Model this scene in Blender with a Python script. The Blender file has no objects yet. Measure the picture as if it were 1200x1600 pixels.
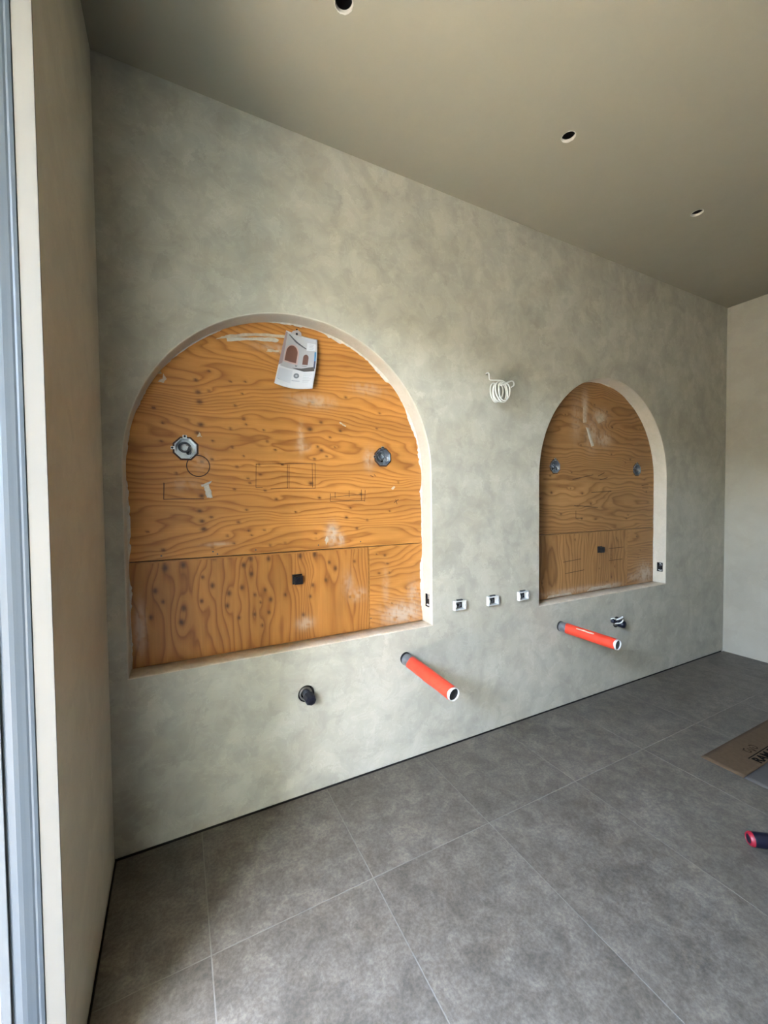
import bpy, bmesh, math, random
import numpy as np
from mathutils import Vector, Matrix
from mathutils.geometry import delaunay_2d_cdt

random.seed(7)
scn = bpy.context.scene
COL = scn.collection

# ------------------------------------------------------------------ camera
CAM = Vector((0.26935, -2.01854, 1.51609))
YAW, PITCH, ROLL, FPX = 0.471536, -0.029329, -0.010102, 634.168
fw = Vector((math.sin(YAW)*math.cos(PITCH), math.cos(YAW)*math.cos(PITCH), math.sin(PITCH)))
rt = Vector((math.cos(YAW), -math.sin(YAW), 0))
up = rt.cross(fw)
r2 = math.cos(ROLL)*rt + math.sin(ROLL)*up
u2 = -math.sin(ROLL)*rt + math.cos(ROLL)*up
cd = bpy.data.cameras.new('camera')
cam = bpy.data.objects.new('camera', cd)
COL.objects.link(cam)
cam.matrix_world = Matrix(((r2.x, u2.x, -fw.x, CAM.x), (r2.y, u2.y, -fw.y, CAM.y),
                           (r2.z, u2.z, -fw.z, CAM.z), (0, 0, 0, 1)))
cd.sensor_fit = 'VERTICAL'
cd.sensor_height = 36.0
cd.lens = FPX/1600*36.0
cd.clip_start = 0.02
scn.camera = cam

# ------------------------------------------------------------------ world, sun, exposure
world = bpy.data.worlds.new('world')
scn.world = world
world.use_nodes = True
wn = world.node_tree
bg = wn.nodes['Background']
sky = wn.nodes.new('ShaderNodeTexSky')
sky.sky_type = 'NISHITA'
sky.sun_disc = False
sky.sun_elevation = math.radians(52)
sky.sun_rotation = math.radians(169)
sky.air_density = 1.0
sky.dust_density = 3.5
sky.ozone_density = 1.0
hs = wn.nodes.new('ShaderNodeHueSaturation')
hs.inputs['Saturation'].default_value = 0.92
wn.links.new(sky.outputs[0], hs.inputs['Color'])
wn.links.new(hs.outputs[0], bg.inputs['Color'])
bg.inputs['Strength'].default_value = 1.0

sl = bpy.data.lights.new('sun', 'SUN')
sl.energy = 1.3
sl.angle = math.radians(1.0)
sl.color = (1.0, 0.90, 0.76)
sun = bpy.data.objects.new('sun', sl)
COL.objects.link(sun)
# the sun stands high behind the camera, a little over the house, so none enters the doorway
sun.rotation_euler = Vector((-0.12, 0.60, -0.79)).to_track_quat('-Z', 'Y').to_euler()

# portal in the doorway: guides sky sampling, gives no light of its own
pl = bpy.data.lights.new('doorway_portal', 'AREA')
pl.shape = 'RECTANGLE'
pl.size, pl.size_y = 1.49, 2.78
pl.cycles.is_portal = True
po = bpy.data.objects.new('doorway_portal', pl)
COL.objects.link(po)
po.matrix_world = Matrix(((0, 0, -1, -0.14), (1, 0, 0, -1.555), (0, 1, 0, 1.39), (0, 0, 0, 1)))

scn.view_settings.view_transform = 'Standard'
scn.view_settings.look = 'None'
scn.view_settings.gamma = 1.0
scn.view_settings.use_curve_mapping = False
scn.view_settings.exposure = 5.36
try:
    scn.cycles.use_denoising = True
    scn.cycles.max_bounces = 7
    scn.cycles.diffuse_bounces = 5
    scn.cycles.glossy_bounces = 2
except Exception:
    pass

# ------------------------------------------------------------------ dimensions
H = 3.33
W = 5.034
REAR = -5.6
DOOR0, DOOR1, DHEAD = -0.81, -2.30, 2.78
NZ0, NSPR = 0.766, 1.667
NICHE = ((0.843, 0.772), (3.276, 0.766))
PLY = 0.105

# ------------------------------------------------------------------ helpers
def link(o, parent=None):
    COL.objects.link(o)
    if parent:
        o.parent = parent
    return o

def tag(o, label=None, cat=None, group=None, kind=None):
    if label: o['label'] = label
    if cat: o['category'] = cat
    if group: o['group'] = group
    if kind: o['kind'] = kind
    return o

def mesh_obj(name, verts, faces, mat, parent=None, smooth=False):
    me = bpy.data.meshes.new(name)
    me.from_pydata([tuple(v) for v in verts], [], faces)
    me.update()
    if smooth:
        me.polygons.foreach_set('use_smooth', [True]*len(me.polygons))
    if mat: me.materials.append(mat)
    o = bpy.data.objects.new(name, me)
    return link(o, parent)

def bm_obj(name, bm, mat, parent=None, smooth=False):
    me = bpy.data.meshes.new(name)
    bmesh.ops.recalc_face_normals(bm, faces=bm.faces)
    bm.to_mesh(me)
    bm.free()
    if smooth:
        me.polygons.foreach_set('use_smooth', [True]*len(me.polygons))
    if mat: me.materials.append(mat)
    o = bpy.data.objects.new(name, me)
    return link(o, parent)

def empty(name, loc):
    o = bpy.data.objects.new(name, None)
    o.location = loc
    o.empty_display_size = 0.05
    return link(o)

def part(o, root):
    """meshes are made in world space; keep them there under a root Empty"""
    o.parent = root
    o.location = -Vector(root.location)
    return o

def sub(o, p):
    """a piece of a part: same coordinates as the part it belongs to"""
    o.parent = p
    o.location = (0, 0, 0)
    return o

def add_box(bm, lo, hi, bev=0):
    x0, y0, z0 = lo; x1, y1, z1 = hi
    v = [bm.verts.new(c) for c in ((x0,y0,z0),(x1,y0,z0),(x1,y1,z0),(x0,y1,z0),(x0,y0,z1),(x1,y0,z1),(x1,y1,z1),(x0,y1,z1))]
    fs = [bm.faces.new([v[i] for i in q]) for q in ((0,3,2,1),(4,5,6,7),(0,1,5,4),(1,2,6,5),(2,3,7,6),(3,0,4,7))]
    if bev:
        es = list({e for f in fs for e in f.edges})
        bmesh.ops.bevel(bm, geom=es, offset=bev, segments=2, affect='EDGES', profile=0.7)

def box(name, lo, hi, mat, parent=None, bev=0):
    bm = bmesh.new()
    add_box(bm, lo, hi, bev)
    return bm_obj(name, bm, mat, parent)

def frame_of(axis):
    a = Vector(axis).normalized()
    t = Vector((0, 0, 1)) if abs(a.z) < 0.9 else Vector((1, 0, 0))
    u = a.cross(t).normalized()
    return a, u, a.cross(u).normalized()

def lathe(name, origin, axis, prof, mat, parent=None, seg=32, smooth=True, closed=True):
    """prof: list of (distance along axis, radius); revolved"""
    a, u, w = frame_of(axis)
    o = Vector(origin)
    vs, fs = [], []
    n = len(prof)
    for d, r in prof:
        for k in range(seg):
            t = 2*math.pi*k/seg
            vs.append(o + a*d + (u*math.cos(t) + w*math.sin(t))*r)
    rng = n if closed else n-1
    for i in range(rng):
        j = (i+1) % n
        for k in range(seg):
            k2 = (k+1) % seg
            fs.append((i*seg+k, i*seg+k2, j*seg+k2, j*seg+k))
    ob = mesh_obj(name, vs, fs, mat, parent, smooth)
    if smooth:
        m = ob.modifiers.new('edge', 'EDGE_SPLIT'); m.split_angle = math.radians(40)
    return ob

def catmull(pts, n=10):
    P = [Vector(p) for p in pts]
    P = [2*P[0]-P[1]] + P + [2*P[-1]-P[-2]]
    out = []
    for i in range(1, len(P)-2):
        for k in range(n):
            t = k/n
            a, b, c, d = P[i-1], P[i], P[i+1], P[i+2]
            out.append(0.5*((2*b)+(c-a)*t+(2*a-5*b+4*c-d)*t*t+(-a+3*b-3*c+d)*t**3))
    out.append(P[-2])
    return out

def tube(name, pts, r, mat, parent=None, seg=8):
    vs, fs = [], []
    n = len(pts)
    tprev = None
    for i, p in enumerate(pts):
        t = (Vector(pts[min(i+1, n-1)]) - Vector(pts[max(i-1, 0)])).normalized()
        if tprev is None:
            _, u, w = frame_of(t)
        else:
            u = (u - t*u.dot(t)).normalized(); w = t.cross(u)
        tprev = t
        for k in range(seg):
            a = 2*math.pi*k/seg
            vs.append(Vector(p) + (u*math.cos(a)+w*math.sin(a))*r)
    for i in range(n-1):
        for k in range(seg):
            k2 = (k+1) % seg
            fs.append((i*seg+k, i*seg+k2, (i+1)*seg+k2, (i+1)*seg+k))
    fs.append(tuple(range(seg))); fs.append(tuple(range((n-1)*seg, n*seg)))
    return mesh_obj(name, vs, fs, mat, parent, True)

def cdt(loops, extra=()):
    """triangulate a region bounded by loops (first = outside, others = holes)"""
    pts, edges = [], []
    for L in loops:
        b = len(pts); n = len(L)
        pts += [Vector(p) for p in L]
        edges += [(b+i, b+(i+1) % n) for i in range(n)]
    pts += [Vector(p) for p in extra]
    vs, es, fs, *_ = delaunay_2d_cdt(pts, edges, [], 0, 1e-7)
    V = np.array([(v.x, v.y) for v in vs]); F = np.array([tuple(f) for f in fs])
    C = V[F].mean(1)
    def inside(L):
        c = np.zeros(len(C), bool); n = len(L)
        for i in range(n):
            (ax, ay), (bx, by) = L[i][:2], L[(i+1) % n][:2]
            if ay == by: continue
            s = (ay > C[:, 1]) != (by > C[:, 1])
            c ^= s & (C[:, 0] < (bx-ax)*(C[:, 1]-ay)/(by-ay)+ax)
        return c
    keep = inside(loops[0])
    for L in loops[1:]: keep &= ~inside(L)
    F = F[keep]
    used = np.unique(F)
    remap = -np.ones(len(V), int); remap[used] = np.arange(len(used))
    return [Vector(p) for p in V[used].tolist()], remap[F].tolist()

def rect(x0, z0, x1, z1):
    return [(x0, z0), (x1, z0), (x1, z1), (x0, z1)]

def circle(cx, cz, r, n=28):
    return [(cx+r*math.cos(2*math.pi*k/n), cz+r*math.sin(2*math.pi*k/n)) for k in range(n)]

def arch(cx, r, z0=NZ0, n=64, zc=NSPR):
    pts = [(cx-r, z0), (cx+r, z0)]
    for k in range(n+1):
        a = math.pi*k/n
        pts.append((cx+r*math.cos(a), zc+r*math.sin(a)))
    return pts

# ------------------------------------------------------------------ value noise (numpy)
def vnoise(x, y, seed):
    rng = np.random.RandomState(seed)
    T = rng.rand(256, 256)
    xi = np.floor(x).astype(int); yi = np.floor(y).astype(int)
    fx = x-xi; fy = y-yi
    fx = fx**3*(fx*(fx*6-15)+10); fy = fy**3*(fy*(fy*6-15)+10)
    g = lambda a, b: T[a % 256, b % 256]
    return (g(xi, yi)*(1-fx)+g(xi+1, yi)*fx)*(1-fy)+(g(xi, yi+1)*(1-fx)+g(xi+1, yi+1)*fx)*fy

# ------------------------------------------------------------------ materials
def mat(name):
    m = bpy.data.materials.new(name)
    m.use_nodes = True
    nt = m.node_tree
    return m, nt, nt.nodes['Principled BSDF']

def node(nt, typ, **kw):
    n = nt.nodes.new(typ)
    for k, v in kw.items():
        if k in n.inputs.keys(): n.inputs[k].default_value = v
        else: setattr(n, k, v)
    return n

def ramp(nt, fac, stops, interp='LINEAR'):
    n = nt.nodes.new('ShaderNodeValToRGB')
    cr = n.color_ramp
    cr.interpolation = interp
    while len(cr.elements) < len(stops): cr.elements.new(0.5)
    for e, (p, c) in zip(cr.elements, stops):
        e.position = p
        e.color = (*c, 1) if len(c) == 3 else c
    nt.links.new(fac, n.inputs['Fac'])
    return n.outputs['Color']

def mixc(nt, fac, a, b, mode='MIX'):
    n = nt.nodes.new('ShaderNodeMix')
    n.data_type = 'RGBA'; n.blend_type = mode
    for s, v in ((n.inputs[0], fac), (n.inputs[6], a), (n.inputs[7], b)):
        if isinstance(v, (int, float)): s.default_value = v
        elif isinstance(v, tuple): s.default_value = (*v, 1)
        else: nt.links.new(v, s)
    return n.outputs[2]

def bump(nt, height, bsdf, strength=0.2, dist=0.01):
    b = node(nt, 'ShaderNodeBump', Strength=strength, Distance=dist)
    nt.links.new(height, b.inputs['Height'])
    nt.links.new(b.outputs[0], bsdf.inputs['Normal'])

def simple(name, col, rough=0.5, metal=0.0, spec=0.5, var=0.0, scale=30):
    m, nt, b = mat(name)
    b.inputs['Base Color'].default_value = (*col, 1)
    b.inputs['Roughness'].default_value = rough
    b.inputs['Metallic'].default_value = metal
    b.inputs['Specular IOR Level'].default_value = spec
    if var:
        tc = node(nt, 'ShaderNodeTexCoord')
        nz = node(nt, 'ShaderNodeTexNoise', Scale=scale, Detail=4.0)
        nt.links.new(tc.outputs['Object'], nz.inputs['Vector'])
        lo = tuple(c*(1-var) for c in col); hi = tuple(min(1, c*(1+var)) for c in col)
        nt.links.new(ramp(nt, nz.outputs[0], [(0.3, lo), (0.7, hi)]), b.inputs['Base Color'])
    return m

def plaster(name, cols, rough=0.5, scale=1.0, strength=1.0):
    """trowelled mineral plaster: overlapping soft-edged cloudy patches"""
    m, nt, b = mat(name)
    L = nt.links
    tc = node(nt, 'ShaderNodeTexCoord')
    warp = node(nt, 'ShaderNodeTexNoise', Scale=5.0*scale, Detail=6.0, Roughness=0.7)
    L.new(tc.outputs['Object'], warp.inputs['Vector'])
    vm = node(nt, 'ShaderNodeVectorMath', operation='SCALE'); vm.inputs['Scale'].default_value = 0.40
    L.new(warp.outputs['Color'], vm.inputs[0])
    va = node(nt, 'ShaderNodeVectorMath', operation='ADD')
    L.new(tc.outputs['Object'], va.inputs[0]); L.new(vm.outputs[0], va.inputs[1])
    vo = node(nt, 'ShaderNodeTexVoronoi', Scale=9.0*scale, feature='F1')
    L.new(va.outputs[0], vo.inputs['Vector'])
    n1 = node(nt, 'ShaderNodeTexNoise', Scale=1.3*scale, Detail=4.0, Roughness=0.6, Distortion=0.6)
    n2 = node(nt, 'ShaderNodeTexNoise', Scale=9*scale, Detail=5.0, Roughness=0.62, Distortion=1.0)
    n3 = node(nt, 'ShaderNodeTexNoise', Scale=3.6*scale, Detail=3.0, Roughness=0.5, Distortion=1.6)
    for n in (n1, n2, n3): L.new(tc.outputs['Object'], n.inputs['Vector'])
    base = ramp(nt, n1.outputs[0], [(0.3, cols[0]), (0.5, cols[1]), (0.72, cols[2])])
    # cloudy patches
    c = mixc(nt, strength, base, ramp(nt, n3.outputs[0], [(0.36, (0.92,)*3), (0.5, (1.0,)*3), (0.62, (1.06,)*3)]), 'MULTIPLY')
    c = mixc(nt, 0.65*strength, c, ramp(nt, vo.outputs['Color'], [(0.1, (0.89,)*3), (0.9, (1.11,)*3)]), 'MULTIPLY')
    c = mixc(nt, 0.9*strength, c, ramp(nt, n2.outputs[0], [(0.32, (0.92,)*3), (0.68, (1.07,)*3)]), 'MULTIPLY')
    # pale trowel ridges along the patch borders
    sub = node(nt, 'ShaderNodeMath', operation='SUBTRACT'); sub.inputs[1].default_value = 0.53
    ab = node(nt, 'ShaderNodeMath', operation='ABSOLUTE')
    L.new(n2.outputs[0], sub.inputs[0]); L.new(sub.outputs[0], ab.inputs[0])
    c = mixc(nt, 0.8*strength, c, ramp(nt, ab.outputs[0], [(0.0, (1.09,)*3), (0.022, (1.0,)*3)]), 'MULTIPLY')
    L.new(c, b.inputs['Base Color'])
    rr = node(nt, 'ShaderNodeMapRange'); rr.inputs[3].default_value = rough-0.1; rr.inputs[4].default_value = rough+0.12
    L.new(n2.outputs[0], rr.inputs[0]); L.new(rr.outputs[0], b.inputs['Roughness'])
    b.inputs['Specular IOR Level'].default_value = 0.3
    bump(nt, n2.outputs[0], b, 0.12, 0.004)
    return m

M = {}
M['plaster'] = plaster('plaster_wall', [(0.352, 0.330, 0.262), (0.382, 0.358, 0.287), (0.412, 0.388, 0.315)])
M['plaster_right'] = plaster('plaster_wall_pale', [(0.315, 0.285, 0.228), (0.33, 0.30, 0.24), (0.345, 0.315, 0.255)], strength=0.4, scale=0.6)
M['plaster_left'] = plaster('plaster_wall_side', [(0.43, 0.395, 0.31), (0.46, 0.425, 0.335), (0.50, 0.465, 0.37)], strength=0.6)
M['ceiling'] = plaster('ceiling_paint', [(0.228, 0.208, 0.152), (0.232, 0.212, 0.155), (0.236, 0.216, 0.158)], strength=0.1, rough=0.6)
M['lining'] = plaster('niche_plaster', [(0.42, 0.38, 0.30), (0.44, 0.40, 0.32), (0.46, 0.42, 0.34)], strength=0.4, scale=2)
M['sill'] = plaster('niche_sill', [(0.46, 0.38, 0.28), (0.54, 0.47, 0.36), (0.60, 0.54, 0.44)], strength=1.0, scale=4)
M['bead'] = simple('fresh_plaster', (0.45, 0.41, 0.345), 0.7, var=0.12, scale=60)
M['smear'] = simple('plaster_smear', (0.42, 0.34, 0.25), 0.75, var=0.2, scale=40)
M['rear'] = simple('rear_wall_dark', (0.07, 0.045, 0.03), 0.6, var=0.2, scale=4)
M['blocker'] = simple('dark_blocker', (0.064, 0.060, 0.030), 0.9, var=0.4, scale=3)  # for the unseen light blocker outside, kept dark
M['dark_ground'] = simple('dark_ground', (0.085, 0.078, 0.036), 0.9, var=0.3, scale=8)
M['dark'] = simple('cavity_dark', (0.010, 0.007, 0.005), 0.8)
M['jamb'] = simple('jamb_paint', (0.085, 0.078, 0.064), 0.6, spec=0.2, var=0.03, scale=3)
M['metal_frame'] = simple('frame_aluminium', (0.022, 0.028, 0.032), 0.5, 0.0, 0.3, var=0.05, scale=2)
M['metal_stop'] = simple('frame_stop', (0.04, 0.043, 0.043), 0.5, 0.0)
M['grout'] = simple('grout', (0.150, 0.136, 0.112), 0.9, var=0.1)
M['slab'] = simple('floor_slab', (0.012, 0.010, 0.008), 0.9)
M['concrete'] = simple('outdoor_paving', (0.52, 0.46, 0.37), 0.9, var=0.08, scale=1)
M['galv'] = simple('galvanised_steel', (0.50, 0.53, 0.56), 0.28, 0.9, var=0.1, scale=60)
M['steel_dark'] = simple('dark_steel', (0.014, 0.014, 0.015), 0.5, 0.4)
M['white_cable'] = simple('white_cable', (0.56, 0.55, 0.50), 0.4)
M['grey_cable'] = simple('grey_cable', (0.07, 0.075, 0.085), 0.45)
M['white_plastic'] = simple('white_plastic', (0.50, 0.50, 0.48), 0.4)
M['black_plastic'] = simple('black_plastic', (0.004, 0.004, 0.0045), 0.35)
M['navy'] = simple('navy_plastic', (0.003, 0.0035, 0.010), 0.35)
M['red'] = simple('red_rubber', (0.20, 0.004, 0.014), 0.45)
M['coupling'] = simple('grey_coupling', (0.13, 0.135, 0.14), 0.35, 0.3, var=0.4, scale=25)
M['copper'] = simple('brass_stub', (0.32, 0.30, 0.26), 0.35, 0.8)
M['pencil'] = simple('pencil', (0.05, 0.024, 0.010), 0.8)
M['brown_pencil'] = simple('brown_marker', (0.035, 0.011, 0.004), 0.7)
M['nail'] = simple('nail_steel', (0.10, 0.09, 0.08), 0.5, 0.6)
M['ink'] = simple('black_ink', (0.004, 0.003, 0.0025), 0.9, spec=0.05)
M['ink_brown'] = simple('brown_ink', (0.018, 0.010, 0.006), 0.9, spec=0.05)
M['greyboard'] = simple('grey_board', (0.072, 0.064, 0.054), 0.9, spec=0.15, var=0.08, scale=12)

def cardboard():
    m, nt, b = mat('brown_board')
    tc = node(nt, 'ShaderNodeTexCoord')
    nz = node(nt, 'ShaderNodeTexNoise', Scale=45.0, Detail=5.0, Roughness=0.7)
    nt.links.new(tc.outputs['Object'], nz.inputs['Vector'])
    nt.links.new(ramp(nt, nz.outputs[0], [(0.3, (0.066, 0.042, 0.022)), (0.7, (0.082, 0.053, 0.029))]), b.inputs['Base Color'])
    b.inputs['Roughness'].default_value = 0.9
    b.inputs['Specular IOR Level'].default_value = 0.15
    return m
M['board'] = cardboard()

def orange():
    m, nt, b = mat('orange_film')
    tc = node(nt, 'ShaderNodeTexCoord')
    nz = node(nt, 'ShaderNodeTexNoise', Scale=14.0, Detail=3.0, Distortion=1.0)
    nt.links.new(tc.outputs['Object'], nz.inputs['Vector'])
    nt.links.new(ramp(nt, nz.outputs[0], [(0.3, (0.55, 0.038, 0.017)), (0.7, (0.60, 0.052, 0.025))]), b.inputs['Base Color'])
    b.inputs['Roughness'].default_value = 0.45
    b.inputs['Specular IOR Level'].default_value = 0.3
    bump(nt, nz.outputs[0], b, 0.5, 0.006)
    return m
M['orange'] = orange()

def tile_mat():
    """stone-look porcelain; the pattern is shifted tile by tile"""
    m, nt, b = mat('porcelain_tile')
    L = nt.links
    tc = node(nt, 'ShaderNodeTexCoord')
    oi = node(nt, 'ShaderNodeObjectInfo')
    mul = node(nt, 'ShaderNodeMath', operation='MULTIPLY'); mul.inputs[1].default_value = 40
    L.new(oi.outputs['Random'], mul.inputs[0])
    va = node(nt, 'ShaderNodeVectorMath', operation='ADD')
    L.new(tc.outputs['Object'], va.inputs[0]); L.new(mul.outputs[0], va.inputs[1])
    n1 = node(nt, 'ShaderNodeTexNoise', Scale=3.2, Detail=5.0, Roughness=0.6, Distortion=0.8)
    n2 = node(nt, 'ShaderNodeTexNoise', Scale=12.0, Detail=8.0, Roughness=0.68, Distortion=0.7)
    n3 = node(nt, 'ShaderNodeTexNoise', Scale=85.0, Detail=3.0, Roughness=0.7)
    vo = node(nt, 'ShaderNodeTexVoronoi', Scale=12.0, feature='F1')
    for n in (n1, n2, n3): L.new(va.outputs[0], n.inputs['Vector'])
    sc = node(nt, 'ShaderNodeVectorMath', operation='SCALE'); sc.inputs['Scale'].default_value = 0.3
    L.new(n2.outputs['Color'], sc.inputs[0])
    va2 = node(nt, 'ShaderNodeVectorMath', operation='ADD')
    L.new(va.outputs[0], va2.inputs[0]); L.new(sc.outputs[0], va2.inputs[1])
    L.new(va2.outputs[0], vo.inputs['Vector'])
    c = ramp(nt, n1.outputs[0], [(0.3, (0.078, 0.066, 0.049)), (0.7, (0.108, 0.093, 0.072))])
    c = mixc(nt, 0.9, c, ramp(nt, n2.outputs[0], [(0.36, (0.74,)*3), (0.5, (1.0,)*3), (0.64, (1.34,)*3)]), 'MULTIPLY')
    c = mixc(nt, 0.5, c, ramp(nt, vo.outputs['Color'], [(0.2, (0.86,)*3), (0.8, (1.12,)*3)]), 'MULTIPLY')
    c = mixc(nt, 0.9, c, ramp(nt, n3.outputs[0], [(0.36, (0.76,)*3), (0.5, (1.0,)*3), (0.64, (1.26,)*3)]), 'MULTIPLY')
    L.new(c, b.inputs['Base Color'])
    b.inputs['Roughness'].default_value = 0.48
    b.inputs['Specular IOR Level'].default_value = 0.4
    bump(nt, n2.outputs[0], b, 0.05, 0.003)
    return m
M['tile'] = tile_mat()

def ply_mat(name, light, mid, darkc, horiz):
    """grain rings come from the 'grain' attribute, knots from 'knot', smudges of plaster from 'smudge'"""
    m, nt, b = mat(name)
    L = nt.links
    at = node(nt, 'ShaderNodeAttribute', attribute_name='grain')
    kn = node(nt, 'ShaderNodeAttribute', attribute_name='knot')
    sm = node(nt, 'ShaderNodeAttribute', attribute_name='smudge')
    tc = node(nt, 'ShaderNodeTexCoord')
    mp = node(nt, 'ShaderNodeMapping')
    mp.inputs['Scale'].default_value = (3, 1, 90) if horiz else (90, 1, 3)
    L.new(tc.outputs['Object'], mp.inputs['Vector'])
    fine = node(nt, 'ShaderNodeTexNoise', Scale=1.0, Detail=4.0, Roughness=0.7)
    L.new(mp.outputs[0], fine.inputs['Vector'])
    mp2 = node(nt, 'ShaderNodeMapping')
    mp2.inputs['Scale'].default_value = (1.5, 1, 9) if horiz else (9, 1, 1.5)
    L.new(tc.outputs['Object'], mp2.inputs['Vector'])
    broad = node(nt, 'ShaderNodeTexNoise', Scale=1.0, Detail=3.0)
    L.new(mp2.outputs[0], broad.inputs['Vector'])
    fr = node(nt, 'ShaderNodeMath', operation='FRACT')
    L.new(at.outputs['Fac'], fr.inputs[0])
    ring = ramp(nt, fr.outputs[0], [(0.0, tuple(0.6*a+0.4*b_ for a, b_ in zip(light, mid))), (0.30, light), (0.62, mid), (0.86, darkc), (1.0, tuple(0.6*a+0.4*b_ for a, b_ in zip(light, mid)))])
    c = mixc(nt, 0.55, ring, ramp(nt, fine.outputs[0], [(0.3, (0.80,)*3), (0.7, (1.12,)*3)]), 'MULTIPLY')
    c = mixc(nt, 0.9, c, ramp(nt, broad.outputs[0], [(0.3, (0.82, 0.78, 0.74)), (0.7, (1.12, 1.10, 1.06))]), 'MULTIPLY')
    c = mixc(nt, kn.outputs['Fac'], c, (0.06, 0.021, 0.007))
    c = mixc(nt, sm.outputs['Fac'], c, (0.48, 0.38, 0.29))
    L.new(c, b.inputs['Base Color'])
    b.inputs['Roughness'].default_value = 0.5
    b.inputs['Specular IOR Level'].default_value = 0.35
    return m
A_L, A_M, A_D = (0.47, 0.210, 0.050), (0.41, 0.172, 0.037), (0.295, 0.112, 0.022)
B_L, B_M, B_D = (0.34, 0.180, 0.066), (0.285, 0.142, 0.048), (0.200, 0.095, 0.030)
M['ply_h'] = ply_mat('plywood_amber', A_L, A_M, A_D, True)
M['ply_v'] = ply_mat('plywood_amber_upright', (0.39, 0.168, 0.040), (0.34, 0.138, 0.029), (0.24, 0.090, 0.018), False)
M['ply2_h'] = ply_mat('plywood_tan', B_L, B_M, B_D, True)
M['ply2_v'] = ply_mat('plywood_tan_upright', B_L, B_M, B_D, False)

# ================================================================== THE SETTING
# ---- main wall: hollow, with two arched openings and small cut-outs
DEV = [(1.812, 0.862), (2.078, 0.858), (2.344, 0.860)]       # three device boxes
DW, DH = 0.088, 0.060
VALVE = [(0.840, 0.526), (3.365, 0.527)]
PIPE = [(1.430, 0.600), (2.722, 0.592)]
LIP = 0.005
holes = [arch(c, r+LIP, NZ0-LIP) for c, r in NICHE]
holes += [rect(x-DW/2, z-DH/2, x+DW/2, z+DH/2) for x, z in DEV]
holes += [circle(x, z, 0.043) for x, z in VALVE]
holes += [circle(x, z, 0.036) for x, z in PIPE]
holes.append(circle(2.040, 2.312, 0.009, 16))
Z0 = -0.014
ZF = 0.005
vs, fs = cdt([rect(0, ZF, W, H)] + holes)
verts = [(v.x, 0, v.y) for v in vs]
faces = [tuple(f) for f in fs]
b0 = len(verts)
verts += [(0,0,ZF),(W,0,ZF),(W,0,H),(0,0,H),(0,.16,ZF),(W,.16,ZF),(W,.16,H),(0,.16,H)]
faces += [tuple(b0+i for i in q) for q in ((0,1,5,4),(1,2,6,5),(2,3,7,6),(3,0,4,7),(4,5,6,7))]
wall = mesh_obj('wall_back', verts, faces, M['plaster'])
tag(wall, kind='structure')
box('joint_backing', (0.0, 0.012, Z0+0.0012), (W, 0.155, ZF-0.0004), M['dark'], wall)  # dark filler added to stop light leaking under the wall

# ---- niche linings, sills, ragged plaster beads
def lining(cx, r, jz, jy, name):
    """plastered return of the arch with a rounded lip; open where the jamb outlet sits"""
    path = [(cx+r, NZ0)]
    zs = [NZ0, 0.82, jz[0], jz[1], 1.0, 1.2, 1.4, NSPR]
    pts = [(cx+r, z, 1.0, 0.0) for z in zs]
    n = 64
    for k in range(1, n):
        a = math.pi*k/n
        pts.append((cx+r*math.cos(a), NSPR+r*math.sin(a), math.cos(a), math.sin(a)))
    pts += [(cx-r, z, -1.0, 0.0) for z in reversed(zs)]
    prof = [(LIP, 0.0), (0.0025, 0.0006), (0.0007, 0.0025), (0.0, LIP), (0.0, jy[0]), (0.0, jy[1]), (0.0, PLY+0.02), (0.012, PLY+0.02)]
    vs = [(x+nx*o, y, z+nz*o) for (x, z, nx, nz) in pts for (o, y) in prof]
    m = len(prof)
    fs = []
    for i in range(len(pts)-1):
        for j in range(m-1):
            if i == 2 and j == 4: continue            # outlet opening
            fs.append((i*m+j, i*m+j+1, (i+1)*m+j+1, (i+1)*m+j))
    o = mesh_obj('niche_lining', vs, fs, M['lining'], wall, True)
    e = o.modifiers.new('edge', 'EDGE_SPLIT'); e.split_angle = math.radians(50)
    # sill with a slightly wavy front edge and a lip
    ns = 40
    vs, fs = [], []
    sp = [(0.0, NZ0-LIP), (0.0008, NZ0-0.002), (0.004, NZ0), (PLY+0.02, NZ0+0.002), (PLY+0.02, NZ0-0.02)]
    for i in range(ns+1):
        x = cx-r-LIP + (2*r+2*LIP)*i/ns
        for (y, z) in sp:
            w = 0.0012*math.sin(i*1.7)+0.001*math.sin(i*0.63+1) if 0 < y < 0.05 else 0
            vs.append((x, y, z+w))
    m = len(sp)
    for i in range(ns):
        for j in range(m-1):
            fs.append((i*m+j, (i+1)*m+j, (i+1)*m+j+1, i*m+j+1))
    mesh_obj('niche_sill', vs, fs, M['sill'], wall, True)
    return o

JZ = (0.864, 0.943)
lining(*NICHE[0], JZ, (0.031, 0.072), 'a')
lining(*NICHE[1], JZ, (0.024, 0.072), 'b')

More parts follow.
